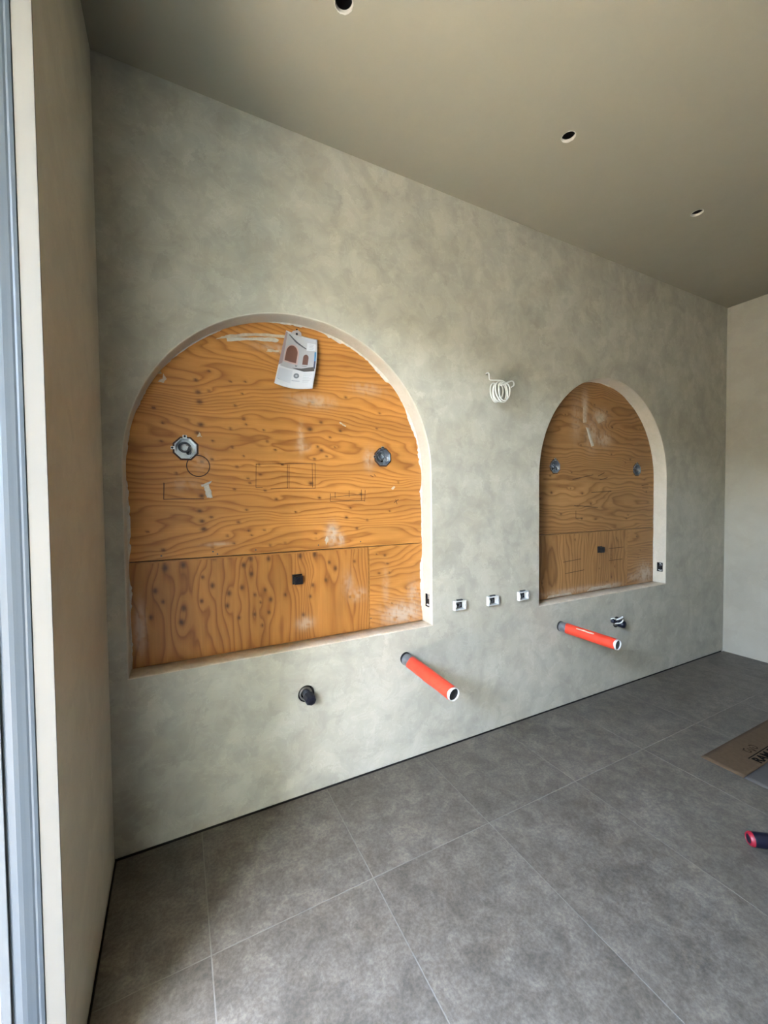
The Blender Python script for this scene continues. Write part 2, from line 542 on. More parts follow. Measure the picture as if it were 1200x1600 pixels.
def bead(cx, r, seed, wmin, wmax, t0, t1):
    """uneven ridge of plaster squeezed out where the arch meets the plywood"""
    rng = np.random.RandomState(seed)
    total = 2*(NSPR-NZ0) + math.pi*r
    n = 620
    vs, fs = [], []
    s = np.linspace(t0*total, t1*total, n)
    wd = wmin + (wmax-wmin)*np.clip(2.2*(vnoise(s*9, s*0+seed, seed)**2)*(0.35+0.65*vnoise(s*70, s*0+3, seed+1)), 0, 1)
    for i in range(n):
        d = s[i]
        if d < NSPR-NZ0:
            x, z, nx, nz = cx+r, NZ0+d, -1, 0
        elif d < NSPR-NZ0+math.pi*r:
            a = (d-(NSPR-NZ0))/r
            x, z, nx, nz = cx+r*math.cos(a), NSPR+r*math.sin(a), -math.cos(a), -math.sin(a)
        else:
            x, z, nx, nz = cx-r, NSPR-(d-(NSPR-NZ0)-math.pi*r), 1, 0
        w = float(wd[i]); h = 0.0015+0.35*w
        for (o, y) in ((0.0005, PLY-h), (w*0.55, PLY-h*0.6), (w, PLY-0.0002)):
            vs.append((x+nx*o, y, z+nz*o))
    for i in range(n-1):
        for j in range(2):
            fs.append((i*3+j, i*3+j+1, (i+1)*3+j+1, (i+1)*3+j))
    mesh_obj('plaster_bead', vs, fs, M['bead'], wall, True)
bead(*NICHE[0], 11, 0.0016, 0.018, 0.0, 0.52)
bead(*NICHE[0], 12, 0.000, 0.006, 0.52, 0.8)
bead(*NICHE[0], 13, 0.002, 0.012, 0.8, 1.0)
bead(*NICHE[1], 14, 0.001, 0.007, 0.0, 1.0)

# ---- plywood panels
OCT = 0.052
def octagon(cx, cz, r=OCT):
    return [(cx+r*math.cos(math.pi/8+k*math.pi/4), cz+r*math.sin(math.pi/8+k*math.pi/4)) for k in range(8)]
BOX1 = [(0.312, 1.767), (1.348, 1.766)]
BOX2 = [(2.788, 1.753), (3.792, 1.754)]
STUB = [(0.832, 1.101), (3.306, 1.100)]

def panel(outer, inner, horiz, mt, seed, knots, smudges=(), freq=1.0, step=0.0075):
    P = np.array(outer)
    x0, z0 = P.min(0); x1, z1 = P.max(0)
    gx = np.arange(x0+step*0.6, x1-step*0.4, step); gz = np.arange(z0+step*0.6, z1-step*0.4, step)
    X, Z = np.meshgrid(gx, gz); X = X.ravel(); Z = Z.ravel()
    keep = np.ones(len(X), bool)
    for hx, hz, hr in inner:
        keep &= np.hypot(X-hx, Z-hz) > hr+step*0.8
    # stay clear of the arch (points outside the outline are dropped by the triangulation)
    X, Z = X[keep], Z[keep]
    loops = [outer] + [octagon(hx, hz, hr) for hx, hz, hr in inner]
    vs, fs = cdt(loops, list(zip(X.tolist(), Z.tolist())))
    V = np.array([(v.x, v.y) for v in vs])
    u, v = (V[:, 0], V[:, 1]) if horiz else (V[:, 1], V[:, 0])
    wu = u + 0.10*(vnoise(u/0.25, v/0.2, seed+5)-0.5)
    wv = v + 0.03*(vnoise(u/0.16, v/0.09, seed+6)-0.5)
    g = freq*(8.0*vnoise(wu/0.95, wv/0.19, seed) + 1.7*vnoise(wu/0.33, wv/0.07, seed+1)
              + 0.45*vnoise(wu/0.10, wv/0.022, seed+2) + 27*wv)
    kd = np.zeros(len(V))
    for k in knots:
        kx, kz, kr = k[0], k[1], (k[2] if len(k) > 2 else 0.006)
        du, dv = ((V[:, 0]-kx), (V[:, 1]-kz)) if horiz else ((V[:, 1]-kz), (V[:, 0]-kx))
        amp = 0.55*min(1.6, kr/0.007)
        g += amp*np.exp(-(du/(kr*6))**2-(dv/(kr*2.3))**2)
        kd = np.maximum(kd, np.clip(1.25*np.exp(-(du/(kr*1.2))**2-(dv/(kr*0.85))**2), 0, 1)*0.9)
    sd = np.zeros(len(V))
    for (sx, sz, rx, rz, amt) in smudges:
        f = np.exp(-((V[:, 0]-sx)/rx)**2-((V[:, 1]-sz)/rz)**2)
        nz = vnoise(V[:, 0]*45, V[:, 1]*30, seed+9)*0.6+vnoise(V[:, 0]*110, V[:, 1]*80, seed+10)*0.6
        sd = np.maximum(sd, amt*np.clip(f*1.4*np.clip(nz*1.7-0.25, 0, 1), 0, 1))
    o = mesh_obj('plywood_panel', [(float(a), PLY, float(b)) for a, b in V], [tuple(f) for f in fs], mt, wall)
    for nm, arr in (('grain', g), ('knot', kd), ('smudge', sd)):
        a = o.data.attributes.new(nm, 'FLOAT', 'POINT')
        a.data.foreach_set('value', arr.astype(np.float32))
    # make the front look at the room, thicken away from it
    me = o.data
    if me.polygons[0].normal.y > 0: me.flip_normals()
    s = o.modifiers.new('thickness', 'SOLIDIFY'); s.thickness = 0.015; s.offset = -1
    return o

KN_UP = [(0.362,2.092,.008),(0.370,2.036,.010),(0.376,1.991,.011),(0.379,1.884,.012),(0.364,1.843,.010),(0.430,1.809,.006),(0.518,1.784),(0.425,1.722,.006),(0.571,1.741,.005),(0.538,1.688,.006),(0.512,1.874,.006),(0.585,1.899,.005),(0.575,1.926,.006),(0.536,1.988,.006),(0.418,2.047,.006),(0.516,2.104,.005),(0.570,2.050,.005),(0.585,2.112,.005),(0.420,2.142,.006),(0.185,1.945,.007),(0.212,1.796,.006),(0.524,1.577,.006),(0.590,1.632,.005),(0.598,1.608,.005),(0.380,1.708,.007),(0.376,1.545,.011),
(0.671,1.877,.005),(0.687,1.822),(0.727,1.780),(0.928,2.043,.008),(0.912,1.899,.013),(0.975,1.940,.008),(1.085,1.902,.007),(1.025,1.862,.006),(0.954,1.808,.007),(0.975,1.790,.009),(1.004,1.758,.006),(1.052,1.811,.005),(0.935,1.741,.007),(0.762,1.706,.005),(0.914,1.609,.011),(0.960,1.532,.007),(0.644,1.702,.005),(0.650,1.651,.005),(0.728,1.527,.007),(0.672,1.572,.006),(1.205,1.552,.007),(1.140,1.475,.006),
(0.366,1.474,.009),(0.416,1.442,.007),(0.375,1.424,.010),(0.382,1.386,.012),(0.540,1.414,.007),(0.580,1.474,.006),(0.588,1.370,.006),(0.602,1.346,.005),(0.209,1.296,.008),(0.487,1.349,.006),(0.517,1.310,.006),(0.148,1.384,.005),(0.418,1.296,.005),
(1.115,1.421,.008),(1.243,1.402,.006),(1.178,1.357,.007),(1.035,1.361,.009),(0.665,1.370,.005),(0.828,1.458,.005),(0.693,1.289,.006),(0.770,1.297,.005),(0.936,1.340,.004),(0.936,1.312,.004),(1.39,1.45,.005),(1.45,1.62,.005),(1.31,1.93,.005),(1.12,2.09,.007),(1.33,2.02,.006),(0.22,1.88,.006),(0.27,1.65,.006)]
KN_LO = [(0.214,1.213,.015),(0.289,1.219,.012),(0.172,1.111,.011),(0.202,1.057,.008),(0.287,1.014,.011),(0.152,0.991,.009),(0.276,0.951,.012),(0.365,1.040,.009),(0.372,1.155,.008),(0.414,1.110,.011),(0.424,1.248,.012),(0.492,1.253,.012),(0.560,1.198,.011),(0.597,1.150,.010),(0.550,1.086,.010),(0.489,1.064,.011),(0.480,1.003,.010),(0.612,1.042,.007),(0.640,1.000,.006),(0.663,1.062,.007),(0.608,0.943,.008),(0.533,0.936,.008),(0.595,1.227,.012),
(0.683,1.221,.011),(0.848,1.223,.012),(0.928,1.226,.013),(1.010,1.176,.008),(1.045,1.140,.011),(0.990,1.080,.009),(0.915,1.060,.009),(0.828,1.090,.008),(0.690,1.009,.010),(0.765,1.025,.007),(0.900,1.000,.008),(0.680,0.943,.008),(0.645,0.880,.007),(0.860,0.905,.009),(1.13,0.97,.006),(1.16,1.17,.007)]
KN_R = [(1.355,1.190,.007),(1.372,1.140,.006),(1.316,1.088,.007),(1.385,1.085,.006),(1.30,1.20,.004),(1.50,0.98,.005),(1.40,0.90,.004)]
G = 0.0022
GAPZ = 1.249
def upper(cx, r):
    rr = r-0.001
    return [(cx-rr, GAPZ+G)] + [(cx+rr, GAPZ+G)] + [(cx+rr*math.cos(math.pi*k/80), NSPR+rr*math.sin(math.pi*k/80)) for k in range(81)]
c1, q1 = NICHE[0]; c2, q2 = NICHE[1]
pu1 = panel(upper(c1, q1), [(x, z, OCT) for x, z in BOX1], True, M['ply_h'], 21, KN_UP,
      [(0.93,2.05,.10,.03,.5),(0.86,1.84,.015,.07,.5),(0.875,1.80,.03,.02,.6),(1.26,1.75,.03,.05,.5),(1.03,1.33,.03,.05,.8),(1.08,1.30,.02,.03,.7),(0.75,2.30,.10,.02,.5),(0.30,1.60,.06,.03,.2),(1.25,2.15,.09,.03,.3),(0.44,1.31,.05,.008,.6),(0.37,1.72,.04,.05,.22)])
tag(pu1, 'amber arched plywood panel with dark knots and pencil marks')
pl1 = panel(rect(c1-q1+.001, NZ0+.003, 1.2485, GAPZ-G), [(STUB[0][0], STUB[0][1], .014)], False, M['ply_v'], 33, KN_LO,
      [(0.11,0.95,.02,.10,.6),(0.87,0.86,.04,.03,.6),(1.17,0.98,.05,.03,.5),(1.12,1.05,.03,.06,.3)], freq=0.8)
tag(pl1, 'amber plywood panel with upright grain below the seam')
pr1 = panel(rect(1.2515, NZ0+.003, c1+q1-.001, GAPZ-G), [], True, M['ply_h'], 44, KN_R,
      [(1.47,0.83,.12,.06,.8),(1.55,0.92,.04,.08,.5),(1.36,1.0,.02,.1,.25)], freq=1.1)
rk = np.random.RandomState(5)
KN2 = [(float(2.6+1.35*a), float(1.32+0.95*b), 0.005+0.004*float(c)) for a, b, c in rk.rand(30, 3)]
KN2L = [(float(2.6+1.0*a), float(0.82+0.38*b), 0.005+0.003*float(c)) for a, b, c in rk.rand(8, 3)]
pu2 = panel(upper(c2, q2), [(x, z, OCT) for x, z in BOX2], True, M['ply2_h'], 57, KN2,
      [(3.12,2.22,.035,.10,.75),(3.30,2.17,.08,.05,.75),(3.20,2.02,.06,.10,.6),(3.34,1.99,.09,.05,.65),(3.02,2.12,.05,.14,.3)], freq=0.95)
tag(pu2, 'tan arched plywood panel with a pale plaster smudge near its top')
pl2 = panel(rect(c2-q2+.001, NZ0+.003, 3.6635, GAPZ-G), [(STUB[1][0], STUB[1][1], .014)], False, M['ply2_v'], 61, KN2L,
      [(3.0,0.80,.4,.02,.5),(3.42,0.79,.15,.02,.8)], freq=0.9)
tag(pl2, 'tan plywood panel with upright grain below the seam')
pr2 = panel(rect(3.6665, NZ0+.003, c2+q2-.001, GAPZ-G), [], True, M['ply2_h'], 72, [(3.80,1.18,.009),(3.85,1.06,.005),(3.82,1.0,.005)],
      [(3.92,0.85,.10,.08,.8),(3.80,0.83,.15,.03,.5)], freq=1.0)

for cx_, r_ in NICHE:
    box('seam_backing', (cx_-r_-0.01, PLY+0.017, NZ0-0.02), (cx_+r_+0.01, PLY+0.021, GAPZ+0.1), M['dark'], wall)  # added dark sheet; puts the shade inside the seams into colour

# ---- marks and smears on the plywood
def strokes(name, lines, w, mt, parent, y=PLY-0.0006):
    vs, fs = [], []
    for ln in lines:
        for (a, b) in zip(ln[:-1], ln[1:]):
            d = Vector((b[0]-a[0], b[1]-a[1])); 
            if d.length < 1e-6: continue
            d.normalize(); n = Vector((-d.y, d.x))*w/2
            i = len(vs)
            for (p, s) in ((a, 1), (b, 1), (b, -1), (a, -1)):
                vs.append((p[0]+s*n.x, y, p[1]+s*n.y))
            fs.append((i, i+1, i+2, i+3))
    return mesh_obj(name, vs, fs, mt, parent)

def ringpts(cx, cz, r, n=40, a0=0, a1=2*math.pi):
    return [(cx+r*math.cos(a0+(a1-a0)*k/n), cz+r*math.sin(a0+(a1-a0)*k/n)) for k in range(n+1)]
strokes('pencil_circle', [ringpts(0.364, 1.687, 0.050)], 0.0045, M['brown_pencil'], pu1)
strokes('pencil_mark', [[(0.218,1.606),(0.216,1.528)], [(0.219,1.604),(0.216,1.530)], [(0.216,1.530),(0.385,1.532)]], 0.003, M['brown_pencil'], pu1)
strokes('pencil_mark', [[(0.628,1.704),(0.940,1.718)], [(0.630,1.706),(0.627,1.585)], [(0.627,1.586),(0.660,1.586)], [(0.700,1.580),(0.790,1.583)],
        [(0.788,1.706),(0.786,1.583)], [(0.797,1.706),(0.795,1.586)], [(0.922,1.717),(0.922,1.588)], [(0.938,1.718),(0.936,1.585)], [(0.790,1.580),(0.938,1.583)]], 0.0022, M['pencil'], pu1)
strokes('pencil_mark', [[(1.022,1.556),(1.021,1.512)], [(1.021,1.535),(1.228,1.552)], [(1.021,1.512),(1.228,1.515)], [(1.050,1.562),(1.050,1.532)], [(1.133,1.572),(1.133,1.535)],
        [(1.208,1.578),(1.208,1.515)], [(1.232,1.575),(1.228,1.510)]], 0.0026, M['pencil'], pu1)
strokes('pencil_mark', [[(1.265,1.66),(1.285,1.65)], [(1.29,1.665),(1.30,1.655)], [(1.42,1.50),(1.45,1.52)], [(1.43,1.52),(1.44,1.49)]], 0.003, M['pencil'], pu1)
strokes('pencil_mark', [[(2.98,1.66),(3.22,1.70)], [(3.2,1.56),(3.45,1.57)], [(3.28,1.69),(3.36,1.72)], [(3.30,1.66),(3.40,1.68)], [(3.00,1.46),(3.28,1.44)], [(3.86,1.62),(3.96,1.63)], [(3.87,1.60),(3.96,1.60)], [(3.02,1.42),(3.02,1.36),(3.1,1.36)]], 0.005, M['pencil'], pu2)
for ln in ([(2.88,1.03),(3.08,1.04)], [(2.90,0.94),(3.12,0.95)], [(3.42,1.10),(3.62,1.10)], [(3.42,1.0),(3.6,1.0)]):
    strokes('pencil_mark', [ln], 0.004, M['pencil'], pl2)

def smear(pts, h, parent, mt=None, seed=0, y=PLY):
    """trowelled dab: ragged outline, domed a little"""
    rng = random.Random(seed)
    P = []
    n = len(pts)
    for i in range(n):
        a, b = pts[i], pts[(i+1) % n]
        for k in range(5):
            t = k/5
            j = 0.0 if k == 0 else 0.0022
            P.append((a[0]+(b[0]-a[0])*t+rng.uniform(-j, j), a[1]+(b[1]-a[1])*t+rng.uniform(-j, j)))
    cx = sum(p[0] for p in P)/len(P); cz = sum(p[1] for p in P)/len(P)
    m = len(P)
    vs = [(p[0], y, p[1]) for p in P] + [(cx+(p[0]-cx)*.85, y-h, cz+(p[1]-cz)*.85) for p in P] + [(cx, y-h*1.2, cz)]
    fs = []
    for i in range(m):
        j = (i+1) % m
        fs.append((i, j, m+j, m+i)); fs.append((m+i, m+j, 2*m))
    return mesh_obj('plaster_smear', vs, fs, mt or M['smear'], parent, True)
smear([(0.452,2.298),(0.52,2.328),(0.63,2.345),(0.745,2.358),(0.80,2.362),(0.80,2.374),(0.70,2.368),(0.60,2.352),(0.50,2.325)], 0.0015, pu1, seed=1)
smear([(0.505,2.296),(0.60,2.318),(0.70,2.328),(0.748,2.332),(0.755,2.345),(0.735,2.352),(0.65,2.340),(0.56,2.325),(0.50,2.312)], 0.002, pu1, M['bead'], seed=2)
smear([(0.69,2.275),(0.75,2.282),(0.76,2.292),(0.70,2.290)], 0.0012, pu1, seed=3)
smear([(0.360,1.826),(0.384,1.826),(0.371,1.848)], 0.002, pu1, seed=4)
smear([(0.180,2.108),(0.215,2.116),(0.222,2.104),(0.185,2.099)], 0.0015, pu1, seed=5)
smear([(0.228,2.105),(0.240,2.082),(0.226,2.062),(0.205,2.066),(0.216,2.076),(0.228,2.084)], 0.0015, pu1, seed=6)
smear([(0.372,1.598),(0.425,1.618),(0.416,1.606),(0.380,1.588)], 0.003, pu1, M['bead'], seed=7)
smear([(0.386,1.594),(0.408,1.600),(0.420,1.565),(0.424,1.536),(0.398,1.535),(0.392,1.560)], 0.002, pu1, M['bead'], seed=8)
smear([(1.085,1.952),(1.120,1.932),(1.115,1.926),(1.080,1.946)], 0.001, pu1, seed=9)
smear([(1.40,1.585),(1.42,1.60),(1.43,1.592),(1.41,1.576)], 0.001, pu1, seed=10)
smear([(0.985,1.30),(1.0,1.325),(1.008,1.30),(0.995,1.272)], 0.0012, pu1, seed=11)
smear([(3.10,2.23),(3.13,2.24),(3.14,2.11),(3.10,2.10)], 0.002, pu2, seed=12)
smear([(3.13,2.07),(3.16,2.07),(3.23,1.93),(3.20,1.92)], 0.003, pu2, M['bead'], seed=13)
smear([(3.25,2.15),(3.32,2.19),(3.36,2.14),(3.28,2.11)], 0.0015, pu2, seed=14)
smear([(3.15,0.775),(3.45,0.775),(3.45,0.80),(3.20,0.80)], 0.002, pl2, seed=15)
smear([(2.70,0.772),(2.98,0.772),(2.96,0.792),(2.72,0.79)], 0.002, pl2, seed=16)
for (x, z) in ((0.42,1.275),(0.62,1.27),(0.95,1.275),(1.2,1.28),(0.2,1.27),(0.44,1.262),(1.26,0.83)):
    lathe('nail_head', (x, PLY-0.0012, z), (0, 1, 0), [(0, 0.0001), (0, 0.004), (0.001, 0.004)], M['nail'], pu1 if z > 1.25 else pr1, seg=8, closed=False)

# ---- left wall with the open doorway, its plastered return and the metal door frame
TL = 0.112
bm = bmesh.new()
add_box(bm, (-TL, DOOR0+0.006, Z0), (0, 0.16, H))
add_box(bm, (-TL, DOOR1, DHEAD), (0, DOOR0+0.006, H))
add_box(bm, (-TL, REAR, Z0), (0, DOOR1, H))
wl = tag(bm_obj('wall_left', bm, M['plaster_left']), kind='structure')
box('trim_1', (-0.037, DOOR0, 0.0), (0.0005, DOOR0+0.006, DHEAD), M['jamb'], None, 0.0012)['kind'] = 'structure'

def post(name, prof, z0, z1, mt, parent):
    n = len(prof)
    vs = [(x, y, z0) for x, y in prof] + [(x, y, z1) for x, y in prof]
    fs = [(i, (i+1) % n, n+(i+1) % n, n+i) for i in range(n)] + [tuple(range(n)), tuple(range(n, 2*n))]
    bm = bmesh.new()
    vv = [bm.verts.new(v) for v in vs]
    for f in fs: bm.faces.new([vv[i] for i in f])
    return bm_obj(name, bm, mt, parent)
door = empty('door_1', (-0.08, DOOR0, 0))
tag(door, kind='structure')
Y0 = DOOR0
prof = [(-0.0374, Y0+0.004), (-0.0374, Y0-0.0005), (-0.0385, Y0-0.0022), (-0.0450, Y0-0.0030), (-0.0490, Y0-0.0024),
        (-0.0530, Y0-0.0034), (-0.0600, Y0-0.0040), (-0.0690, Y0-0.0050), (-0.0780, Y0-0.0050), (-0.0900, Y0-0.0025), (-0.0965, Y0+0.0015), (-0.0965, Y0+0.004)]
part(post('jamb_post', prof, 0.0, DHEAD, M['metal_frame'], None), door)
prof2 = [(-0.0980, Y0+0.004), (-0.0980, Y0-0.004), (-0.0990, Y0-0.005), (-0.1165, Y0-0.005), (-0.1175, Y0-0.004), (-0.1175, Y0+0.004)]
part(post('stop_strip', prof2, 0.0, DHEAD, M['metal_stop'], None), door)
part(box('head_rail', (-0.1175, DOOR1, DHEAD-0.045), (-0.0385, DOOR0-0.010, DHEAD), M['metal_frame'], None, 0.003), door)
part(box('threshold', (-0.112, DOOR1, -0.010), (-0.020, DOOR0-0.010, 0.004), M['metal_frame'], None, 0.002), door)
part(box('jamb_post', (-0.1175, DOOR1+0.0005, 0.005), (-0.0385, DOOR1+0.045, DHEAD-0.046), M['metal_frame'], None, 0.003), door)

# ---- right wall, rear wall, ceiling
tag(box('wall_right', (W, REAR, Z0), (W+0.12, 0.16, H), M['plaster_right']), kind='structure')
tag(box('wall_rear', (-TL, REAR-0.12, Z0), (W+0.12, REAR, H), M['rear']), kind='structure')  # unseen wall, its dark colour picked to cut bounced light
CH = [(0.853, -0.592), (2.062, -0.584), (3.273, -0.577)]
CR = 0.0325
vs, fs = cdt([rect(-TL, REAR-0.12, W+0.12, 0.16)] + [circle(x, y, CR, 32) for x, y in CH])
verts = [(v.x, v.y, H) for v in vs]; faces = [tuple(f) for f in fs]
b0 = len(verts)
x0, y0, x1, y1 = -TL-2.0, REAR-0.12, W+0.12, 0.16  # runs past the wall: unseen overhang added to cut high sky light
verts += [(x0,y0,H),(x1,y0,H),(x1,y1,H),(x0,y1,H),(x0,y0,H+.3),(x1,y0,H+.3),(x1,y1,H+.3),(x0,y1,H+.3),(-TL,y0,H),(-TL,y1,H)]
faces += [tuple(b0+i for i in q) for q in ((4,5,6,7),(0,1,5,4),(1,2,6,5),(2,3,7,6),(3,0,4,7),(0,3,9,8))]
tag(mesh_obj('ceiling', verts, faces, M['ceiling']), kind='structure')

# ---- floor: slab, tiles, grout; an open dark joint runs along the walls
floor = tag(box('floor', (-0.02, REAR, -0.10), (W, 0.16, -0.013), M['slab']), kind='structure')
GAP = 0.009
JW = 0.0036
xl = [GAP] + [0.338+0.6*k for k in range(0, 8)] + [W-GAP]
yl = [-GAP, -0.580, -1.780, -2.980, -4.180, -5.380, REAR+GAP]
cache = {}
def tile(x0, x1, y1, y0):
    w, d = round(x1-x0, 4), round(y1-y0, 4)
    if (w, d) not in cache:
        bm = bmesh.new(); add_box(bm, (0, 0, -0.0125), (w, d, 0), 0.0008)
        o = bm_obj('tile', bm, M['tile'], floor)
        cache[(w, d)] = o
    else:
        o = cache[(w, d)].copy(); COL.objects.link(o)
    o.location = (x0, y0, 0)
    return o
for i in range(len(xl)-1):
    for j in range(len(yl)-1):
        a, b = xl[i]+(JW/2 if i else 0), xl[i+1]-(JW/2 if i < len(xl)-2 else 0)
        t, u = yl[j]-(JW/2 if j else 0), yl[j+1]+(JW/2 if j < len(yl)-2 else 0)
        if i == 0: a = GAP if True else a
        tile(a, b, t, u)
for x in xl[1:-1]:
    box('grout_line', (x-JW/2, yl[-1], -0.0125), (x+JW/2, yl[0], -0.0006), M['grout'], floor)
for y in yl[1:-1]:
    box('grout_line', (xl[0], y-JW/2, -0.0125), (xl[-1], y+JW/2, -0.0007), M['grout'], floor)

# ---- unseen wing beside the doorway, added to cut light slanting in
tag(box('wing_blocker', (-1.25, DOOR1-0.16, -0.03), (-TL-0.002, DOOR1-0.004, H-0.001), M['plaster_left']), kind='structure')

tag(box('sky_blocker', (-5.8, -14, -0.03), (-5.5, 10, 3.55), M['blocker']), kind='structure')  # unseen slab added opposite the doorway to block low light

# ---- paving outside the doorway
tag(box('ground', (-40, -40, -0.25), (-3.2, 40, -0.035), M['dark_ground']), kind='structure')  # unseen ground, made dark beyond the paving to cut bounce onto the ceiling
tag(box('ground_paving', (-3.2, -14, -0.25), (-0.125, 12, -0.03), M['concrete']), kind='structure')

# ================================================================== THINGS
# ---- octagonal junction boxes
def junction_box(x, z, label, seed, tilt=0.0):
    r = empty('junction_box', (x, PLY, z))
    tag(r, label, 'junction box', 'octagonal boxes on the plywood')
    rng = random.Random(seed)
    def octs(rad, y): return [(x+rad*math.cos(math.pi/8+k*math.pi/4+tilt), y, z+rad*math.sin(math.pi/8+k*math.pi/4+tilt)) for k in range(8)]
    # shell: lip in front of the plywood, sides, back plate
    rings = [octs(0.0505, PLY-0.006), octs(0.0475, PLY-0.006), octs(0.0465, PLY+0.038), octs(0.0010, PLY+0.038)]
    outer = [octs(0.0505, PLY+0.040), octs(0.0505, PLY-0.006)]
    vs = [p for R_ in rings for p in R_] + [p for R_ in outer for p in R_]
    fs = []
    for a in range(3):
        for k in range(8):
            k2 = (k+1) % 8
            fs.append((a*8+k, a*8+k2, (a+1)*8+k2, (a+1)*8+k))
    for k in range(8):
        k2 = (k+1) % 8
        fs.append((32+k, 32+k2, 40+k2, 40+k))
    shell = part(mesh_obj('box_shell', vs, fs, M['galv']), r)
    # flat dark ring round the box
    g = octs(0.0590, PLY-0.0008) + octs(0.0500, PLY-0.0008)
    part(mesh_obj('dark_ring', g, [(k, (k+1) % 8, 8+(k+1) % 8, 8+k) for k in range(8)], M['brown_pencil']), r)
    # screw ears, one above, one on the left side
    e1 = part(box('screw_ear', (x-0.012, PLY-0.007, z+0.046), (x+0.006, PLY-0.005, z+0.062), M['galv'], None, 0.0005), r)
    e2 = part(box('screw_ear', (x-0.062, PLY-0.0065, z-0.006), (x-0.046, PLY-0.0045, z+0.008), M['galv'], None, 0.0005), r)
    for (ear, sx, sz) in ((e1, x-0.003, z+0.056), (e2, x-0.056, z+0.001)):
        sub(lathe('screw', (sx, PLY-0.0065, sz), (0, -1, 0), [(0, 0.005), (0.003, 0.005), (0.0035, 0.004), (0.0035, 0.0001)], M['steel_dark'], seg=10, closed=False), ear)
    # coiled wires in the box
    pts = []
    for k in range(46):
        a = k*0.42+seed
        pts.append((x-0.004+0.026*math.cos(a)*(1-k*0.006), PLY+0.024-k*0.0004, z+0.008+0.021*math.sin(a)))
    pts += [(x+0.022, PLY+0.004, z-0.008), (x+0.016, PLY+0.0, z-0.026)]
    part(tube('wire', catmull(pts[::2]+[pts[-1]], 5), 0.0042, M['grey_cable']), r)
    part(tube('wire', catmull([(x+0.004, PLY+0.034, z+0.02), (x+0.018, PLY+0.016, z+0.012), (x+0.026, PLY+0.004, z-0.010), (x+0.036, PLY+0.004, z-0.018), (x+0.030, PLY+0.002, z+0.004)], 8), 0.0034, M['white_cable']), r)
    sub(lathe('knockout', (x+0.012, PLY+0.0375, z-0.016), (0, -1, 0), [(0, 0.0095), (0.0012, 0.0095), (0.0012, 0.0001)], M['steel_dark'], seg=14, closed=False), shell)
    return r
junction_box(*BOX1[0], 'octagonal metal box with coiled wire, touching the pencilled circle on amber plywood', 0.3)
junction_box(*BOX1[1], 'octagonal metal box at the right side of the amber plywood, away from the pencilled circle', 1.9)
junction_box(*BOX2[0], 'octagonal metal box at left side of the tan plywood in the far niche', 3.1)
junction_box(*BOX2[1], 'octagonal metal box beside the bright right jamb of the far niche', 4.4)

# ---- black stubs low on the plywood
def faucet_stub(x, z, label):
    r = empty('faucet_stub', (x, PLY, z))
    tag(r, label, 'pipe stub', 'black stubs in the lower plywood')
    body = part(box('stub_body', (x-0.022, PLY-0.030, z-0.024), (x+0.022, PLY+0.012, z+0.020), M['black_plastic'], None, 0.004), r)
    part(box('stub_collar', (x-0.028, PLY-0.006, z-0.026), (x+0.024, PLY+0.002, z+0.026), M['steel_dark'], None, 0.002), r)
    sub(lathe('stub_bore', (x, PLY-0.0302, z-0.002), (0, -1, 0), [(0, 0.015), (0.001, 0.015), (0.001, 0.011), (-0.012, 0.011), (-0.012, 0.0001)], M['navy'], seg=18, closed=False), body)
faucet_stub(*STUB[0], 'small square black stub on the amber upright-grained plywood')
faucet_stub(*STUB[1], 'small square black stub on the tan plywood of the far niche')

# ---- white device boxes standing proud of the plaster
def device_box(x, z, label, tiltdeg, seed):
    r = empty('device_box', (x, 0, z))
    tag(r, label, 'outlet box', 'white boxes in a row between the niches')
    def rr(w, h, y):
        return [(-w/2, y, -h/2), (w/2, y, -h/2), (w/2, y, h/2), (-w/2, y, h/2)]
    o, i = (DW-0.002, DH-0.002), (DW-0.016, DH-0.016)
    rings = [rr(*o, 0.055), rr(*o, -0.021), rr(o[0]-0.003, o[1]-0.003, -0.0225), rr(i[0]+0.002, i[1]+0.002, -0.0225), rr(*i, -0.020), rr(*i, 0.052)]
    vs = [p for q in rings for p in q]
    fs = []
    for a in range(len(rings)-1):
        for k in range(4):
            fs.append((a*4+k, a*4+(k+1) % 4, (a+1)*4+(k+1) % 4, (a+1)*4+k))
    fs.append((0, 1, 2, 3))
    sh = mesh_obj('box_shell', vs, fs, M['white_plastic'], r)
    bk = mesh_obj('dark_back', rr(i[0]-0.0002, i[1]-0.0002, 0.014), [(0, 1, 2, 3)], M['steel_dark'], sh)  # dark plate set forward, standing in for shade inside the box
    pts = [(0.016*math.cos(k*0.5+seed)-0.006, 0.010-0.0006*k, 0.013*math.sin(k*0.5+seed)) for k in range(30)]
    w = tube('wire', catmull(pts, 3), 0.003, M['grey_cable'], r)
    ear = []
    for sx in (-1, 1):
        e = box('screw_ear', (sx*0.038-0.006, -0.0235, -0.009), (sx*0.038+0.006, -0.0220, 0.009), M['white_plastic'], sh, 0.0005)
    t = box('cable_clamp', (-0.020, -0.012, DH/2-0.0005), (0.022, -0.001, DH/2+0.006), M['metal_stop'], r, 0.001)
    r.rotation_euler = (0, math.radians(tiltdeg), 0)
    return r
device_box(*DEV[0], 'white outlet box with cable inside, nearest the amber niche in the row of three', 1.0, 0.2)
device_box(*DEV[1], 'white outlet box in the middle of the row of three', 0.0, 1.3)
device_box(*DEV[2], 'white outlet box nearest the tan far niche in the row of three', -2.0, 2.6)

